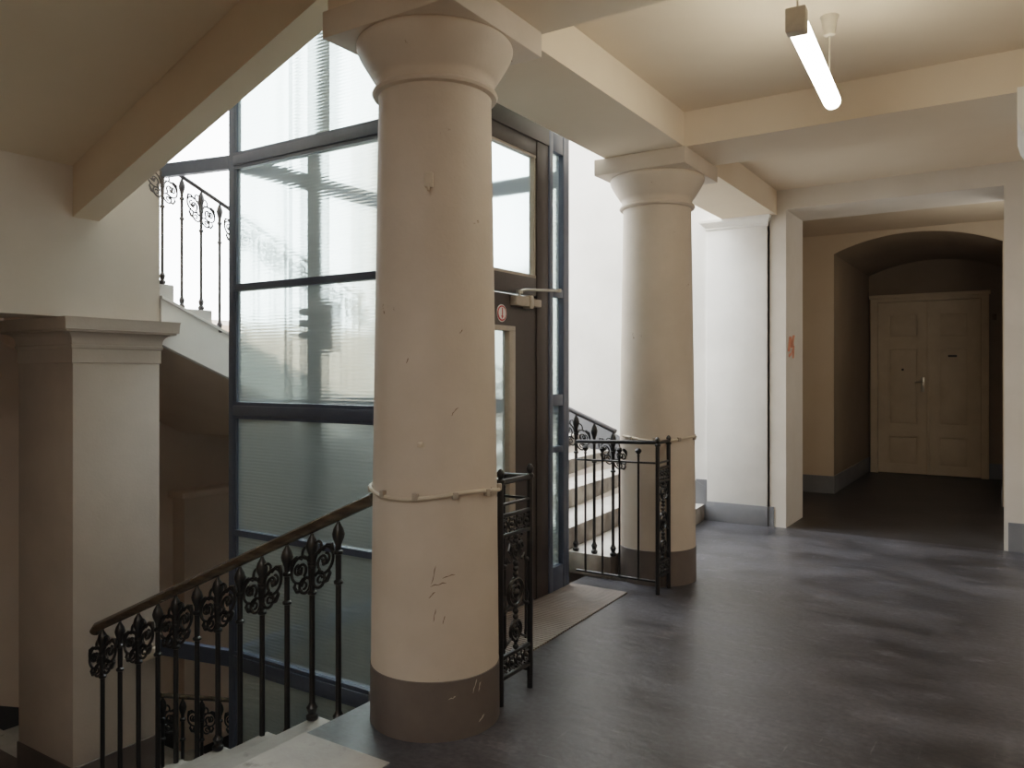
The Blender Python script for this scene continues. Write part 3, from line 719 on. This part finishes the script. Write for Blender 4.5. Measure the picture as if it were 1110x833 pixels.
# lower left rail
def rz3(y): return -.672 - .41 * (y - 3.10)
sp = []; f = True; k = 3.12
while k < 4.6:
    sp.append((k, -1.12 - .1512 * (math.floor((k - 2.62) / .297) + 1), rz3(k) - .015, f)); f = not f; k += .148
railing('dark iron rail of the lower flight glimpsed through the foreground balusters', 1, -4.77, sp, -.41,
        [(-4.77, 3.10, rz3(3.10)), (-4.77, 4.7, rz3(4.7))], .016, (1, 1.3), 'wood', 'iron', .108, .19, s=1.2, rad=.0062, drop=.14)
# back flight rail
yb_ = 5.03 + .03
def rz4(x): return 1.025 - .40 * (x + 2.36)
sp = []; f = True; x = -2.42
def back_z(x):
    k = math.floor((-2.385 - x) / .345) + 1
    return max(.16, min(.16 * k, 1.12))
while x > -4.7:
    sp.append((x, back_z(x), rz4(x) - .015, f)); f = not f; x -= .148
railing('black iron stair rail rising behind the lift from the farther column', 0, yb_, sp, -.40,
        [(-2.40, yb_, rz4(-2.40)), (-4.7, yb_, rz4(-4.7))], .017, (1, 1.2), 'irongrey', 'iron', .112, .19, s=1.2, rad=.0058, drop=.145)

# cast panels + guards beside the lift door
def guard(label, px, y0, y1, ytop, x_end, bars, zt, hz):
    t = thing('landing_guard', label, 'railing', 'short iron guards beside the lift door')
    for y in (y0, y1):
        o = obj('post', lathe(bm_new(), [(.014, 0), (.014, .97), (.019, .975), (.019, .985), (.010, .992), (.014, .998), (.016, 1.008), (.017, 1.016), (.011, 1.028), (.004, 1.034)], px, y, 14), 'iron', t)
    d_ = y1 - y0
    for z in (.114, .205, .736, .825):
        obj('panel_rail', B(px - .009, px + .009, y0, y1, z - .008, z + .008, bev=.003), 'iron', t)
    ym = (y0 + y1) / 2
    def ring(bm, y, z, r, rr=.006, n=18): tube(bm, [(px, y + r * math.cos(2 * PI * k / n), z + r * math.sin(2 * PI * k / n)) for k in range(n)], rr, 6, closed=True)
    def ball(bm, y, z, r): bmesh.ops.create_icosphere(bm, subdivisions=2, radius=r, matrix=Matrix.Translation((px, y, z)))
    # friezes top and bottom
    for zc in (.160, .780):
        bm = bm_new()
        for k in range(4):
            y = y0 + d_ * (k + .5) / 4; ring(bm, y, zc, .025, .005); ball(bm, y, zc, .011)
            tube(bm, [(px, y - .02, zc + .03), (px, y, zc + .018), (px, y + .02, zc + .03)], .005, 6); tube(bm, [(px, y - .02, zc - .03), (px, y, zc - .018), (px, y + .02, zc - .03)], .005, 6)
        obj('frieze', bm, 'iron', t)
    # central ornament
    bm = bm_new()
    tube(bm, [(px, ym, .205), (px, ym, .736)], .008, 8)
    for z, r in ((.30, .042), (.47, .060), (.655, .034)):
        ring(bm, ym, z, r, .009); ring(bm, ym, z, r * .55, .007); ball(bm, ym, z, r * .32)
    for z in (.225, .255, .36, .385, .41, .55, .575, .60, .70, .72): ball(bm, ym, z, .014)
    for s in (-1, 1):
        tube(bm, [(px, ym + s * .012, .68), (px, ym + s * .05, .69), (px, ym + s * .062, .665), (px, ym + s * .045, .65)], .007, 6)
        tube(bm, [(px, ym + s * .03, .70), (px, ym + s * .055, .715), (px, ym + s * .05, .735)], .006, 6)
        tube(bm, [(px, ym + s * .085, .24), (px, ym + s * .085, .60), (px, ym + s * .07, .63), (px, ym + s * .05, .61)], .006, 6)
        tube(bm, [(px, ym + s * .055, .42), (px, ym + s * .09, .40), (px, ym + s * .1, .44), (px, ym + s * .085, .47)], .008, 6)
        tube(bm, [(px, ym + s * .04, .27), (px, ym + s * .08, .25), (px, ym + s * .085, .28)], .007, 6)
        ball(bm, ym + s * .092, .40, .012); ball(bm, ym + s * .092, .60, .012)
    obj('cast_ornament', bm, 'iron', t)
    # top bars joining the posts, and the guard toward the lift
    obj('top_bar', tube(bm_new(), [(px, y0, zt), (px, y1, zt)], .013, 10), 'iron', t)
    obj('top_bar', tube(bm_new(), [(px, y0, hz), (px, y1, hz)], .007, 8), 'iron', t)
    obj('guard_rail', tube(bm_new(), [(px, ytop, zt), (x_end, ytop, zt - .02)], .013, 10), 'iron', t)
    obj('guard_rail', tube(bm_new(), [(px, ytop, hz), (x_end, ytop, hz - .01)], .007, 8), 'iron', t)
    obj('guard_rail', tube(bm_new(), [(px, ytop, .082), (x_end, ytop, .082)], .008, 8), 'iron', t)
    for x in bars:
        obj('guard_bar', lathe(bm_new(), [(.0075, .08), (.0075, hz + .035), (.011, hz + .04), (.007, hz + .05), (.020, hz + .066), (.023, hz + .076), (.014, hz + .088), (.006, hz + .092)], x, ytop, 12), 'iron', t)
    return t
guard('black cast iron guard panel standing close behind the foreground column', -1.905, 2.855, 3.10, 3.10, -2.60, (-2.05, -2.19, -2.33, -2.47), .975, .875)
guard('black iron guard with thin bars in front of the farther column', -2.0, 4.853, 5.045, 4.853, -2.60, (-2.136, -2.274, -2.401, -2.532), .998, .862)

# ------------------------------------------------------------------ hanging fluorescent lamp
A_, B_ = Vector((-.723, 3.11, 2.80)), Vector((-.786, 4.166, 2.80))
L_ = (B_ - A_).length; rz_ = math.atan2(B_.y - A_.y, B_.x - A_.x)
t = thing('pendant_lamp', 'lit fluorescent strip lamp hanging by cords from the ceiling', 'lamp', None, A_)
t.rotation_euler = (0, 0, rz_)
obj('lit_tube', tube(bm_new(), [(.06, 0, 0), (.07, 0, 0), (L_ - .03, 0, 0), (L_ - .02, 0, 0)], [.03, .040, .040, .03], 16), 'tube', t)
bm = bm_new(); box(bm, .0, .06, -.038, .038, -.040, .055, bev=.006); obj('end_cap', bm, 'whiteplastic', t)
bm = bm_new(); box(bm, L_ - .022, L_ + .004, -.026, .026, -.03, .03, bev=.006); obj('end_cap', bm, 'whiteplastic', t)
obj('housing', B(.07, L_ - .02, -.022, .022, .03, .05, bev=.004), 'whiteplastic', t)
obj('cord', tube(bm_new(), [(.05, 0, .05), (.05, 0, .38)], .004, 8), 'whiteplastic', t)
xc = L_ - .13
obj('cord', tube(bm_new(), [(xc, 0, .05), (xc, 0, .30)], .0035, 8), 'whiteplastic', t)
obj('ceiling_cup', lathe(bm_new(), [(.016, .285), (.026, .290), (.038, .365), (.044, .378), (.044, .38)], xc, 0, 24), 'whiteplastic', t)

# ------------------------------------------------------------------ light
w = bpy.data.worlds.new('sky'); scene.world = w; w.use_nodes = True
bg = w.node_tree.nodes['Background']; bg.inputs['Color'].default_value = (.93, .97, 1.0, 1); bg.inputs['Strength'].default_value = 9.0
def area(name, loc, rot, sx, sy, power, color, portal=False):
    l = bpy.data.lights.new(name, 'AREA'); l.shape = 'RECTANGLE'; l.size = sx; l.size_y = sy; l.energy = power; l.color = color
    o = bpy.data.objects.new(name, l); COL.objects.link(o); o.location = loc; o.rotation_euler = rot
    if portal: l.cycles.is_portal = True
    return o
area('window_portal', (-7.1, (WY0 + WY1) / 2, (WZ0 + WZ1) / 2), (0, -PI / 2, 0), WZ1 - WZ0, WY1 - WY0, 10, (1, 1, 1), True)
area('back_window_portal', ((BX0 + BX1) / 2, 7.85, (BZ0 + BZ1) / 2), (-PI / 2, 0, 0), BX1 - BX0, BZ1 - BZ0, 10, (1, 1, 1), True)
area('added_skylight_portal', (-4.56, 5.5, 6.4), (0, 0, 0), 4.7, 4.2, 10, (1, 1, 1), True)  # samples sky light through the added skylight
area('corridor_ceiling_light', (-.7, -.7, 3.08), (0, 0, 0), .2, 1.2, 30, (1, .94, .87))  # unseen fill added behind the camera to brighten pier and soffit
l = bpy.data.lights.new('passage_fill_light', 'POINT'); l.energy = 14; l.color = (1, .95, .88); l.shadow_soft_size = .15  # hidden fill added behind the right pier to brighten the passage
o = bpy.data.objects.new('passage_fill_light', l); COL.objects.link(o); o.location = (.12, 8.75, 2.3)

bm = bm_new(); box(bm, -4.752, -4.72, 2.93, 3.07, -.40, -.33, bev=.01); o = obj('brace_bracket', bm, 'wire', bpy.data.objects['lift_tower']); o.matrix_parent_inverse = Matrix.Translation((-3.4, 3.97, -3.7)).inverted()
# labels of the visible setting
SETTING = {
 'floor_basement': None,
 'window_1': 'tall blown-out white window beyond the upper stair flight', 'window_2': 'bright window on the back wall seen through the lift glass',
 'baseboard_pilaster_wall': 'grey skirting left of the white pilaster', 'baseboard_vestibule': 'grey skirting left of the arched recess',
 'baseboard_niche_left': 'dark grey skirting along the left side of the arched recess', 'baseboard_niche_right': 'grey skirting on the right side inside the arched recess',
 'baseboard_door_right': 'short grey skirting right of the double doors', 'baseboard_door_left': 'short grey skirting left of the double doors',
 'baseboard_end_right': 'grey skirting at the foot of the far right pier', 'baseboard_end_left': 'narrow grey skirting between pilaster and passage corner',
 'baseboard_back': 'sloping grey skirting above the first steps behind the farther column', 'baseboard_left': 'dark sloping skirting low on the stairwell wall at left edge',
 'wall_end_back': 'passage wall behind the end wall pier', 'ceiling_vestibule': 'dim ceiling strip of the passage behind the opening',
 'wall_light_stop': 'unseen wall added above the column beam to stop stray light', 'wall_lower': 'wall below the corridor floor edge', 'wall_right': 'cream wall along the right of the corridor'}
for o in list(scene.objects):
    if o.parent is None and o.get('kind') == 'structure':
        if SETTING.get(o.name) and 'label' not in o: o['label'] = SETTING[o.name]
        h = o.name.split('_')[0]; o['category'] = {'trim': 'trim', 'baseboard': 'skirting'}.get(h, h)

# ------------------------------------------------------------------ camera
cam = bpy.data.cameras.new('camera'); co = bpy.data.objects.new('camera', cam); COL.objects.link(co)
cam.sensor_fit = 'HORIZONTAL'; cam.sensor_width = 36; cam.lens = 36 * 853 / 1110
cam.shift_y = (405.36 - 416.5) / 1110
co.location = (0, 0, 1.45); co.rotation_euler = (PI / 2, 0, math.radians(32.88))
cam.clip_start = .02
scene.camera = co

scene.view_settings.view_transform = 'Filmic'
scene.view_settings.look = 'None'
scene.view_settings.exposure = .22
scene.cycles.max_bounces = 12; scene.cycles.diffuse_bounces = 6; scene.cycles.transparent_max_bounces = 24; scene.cycles.transmission_bounces = 12
scene.cycles.sample_clamp_indirect = 8
scene.cycles.use_denoising = True
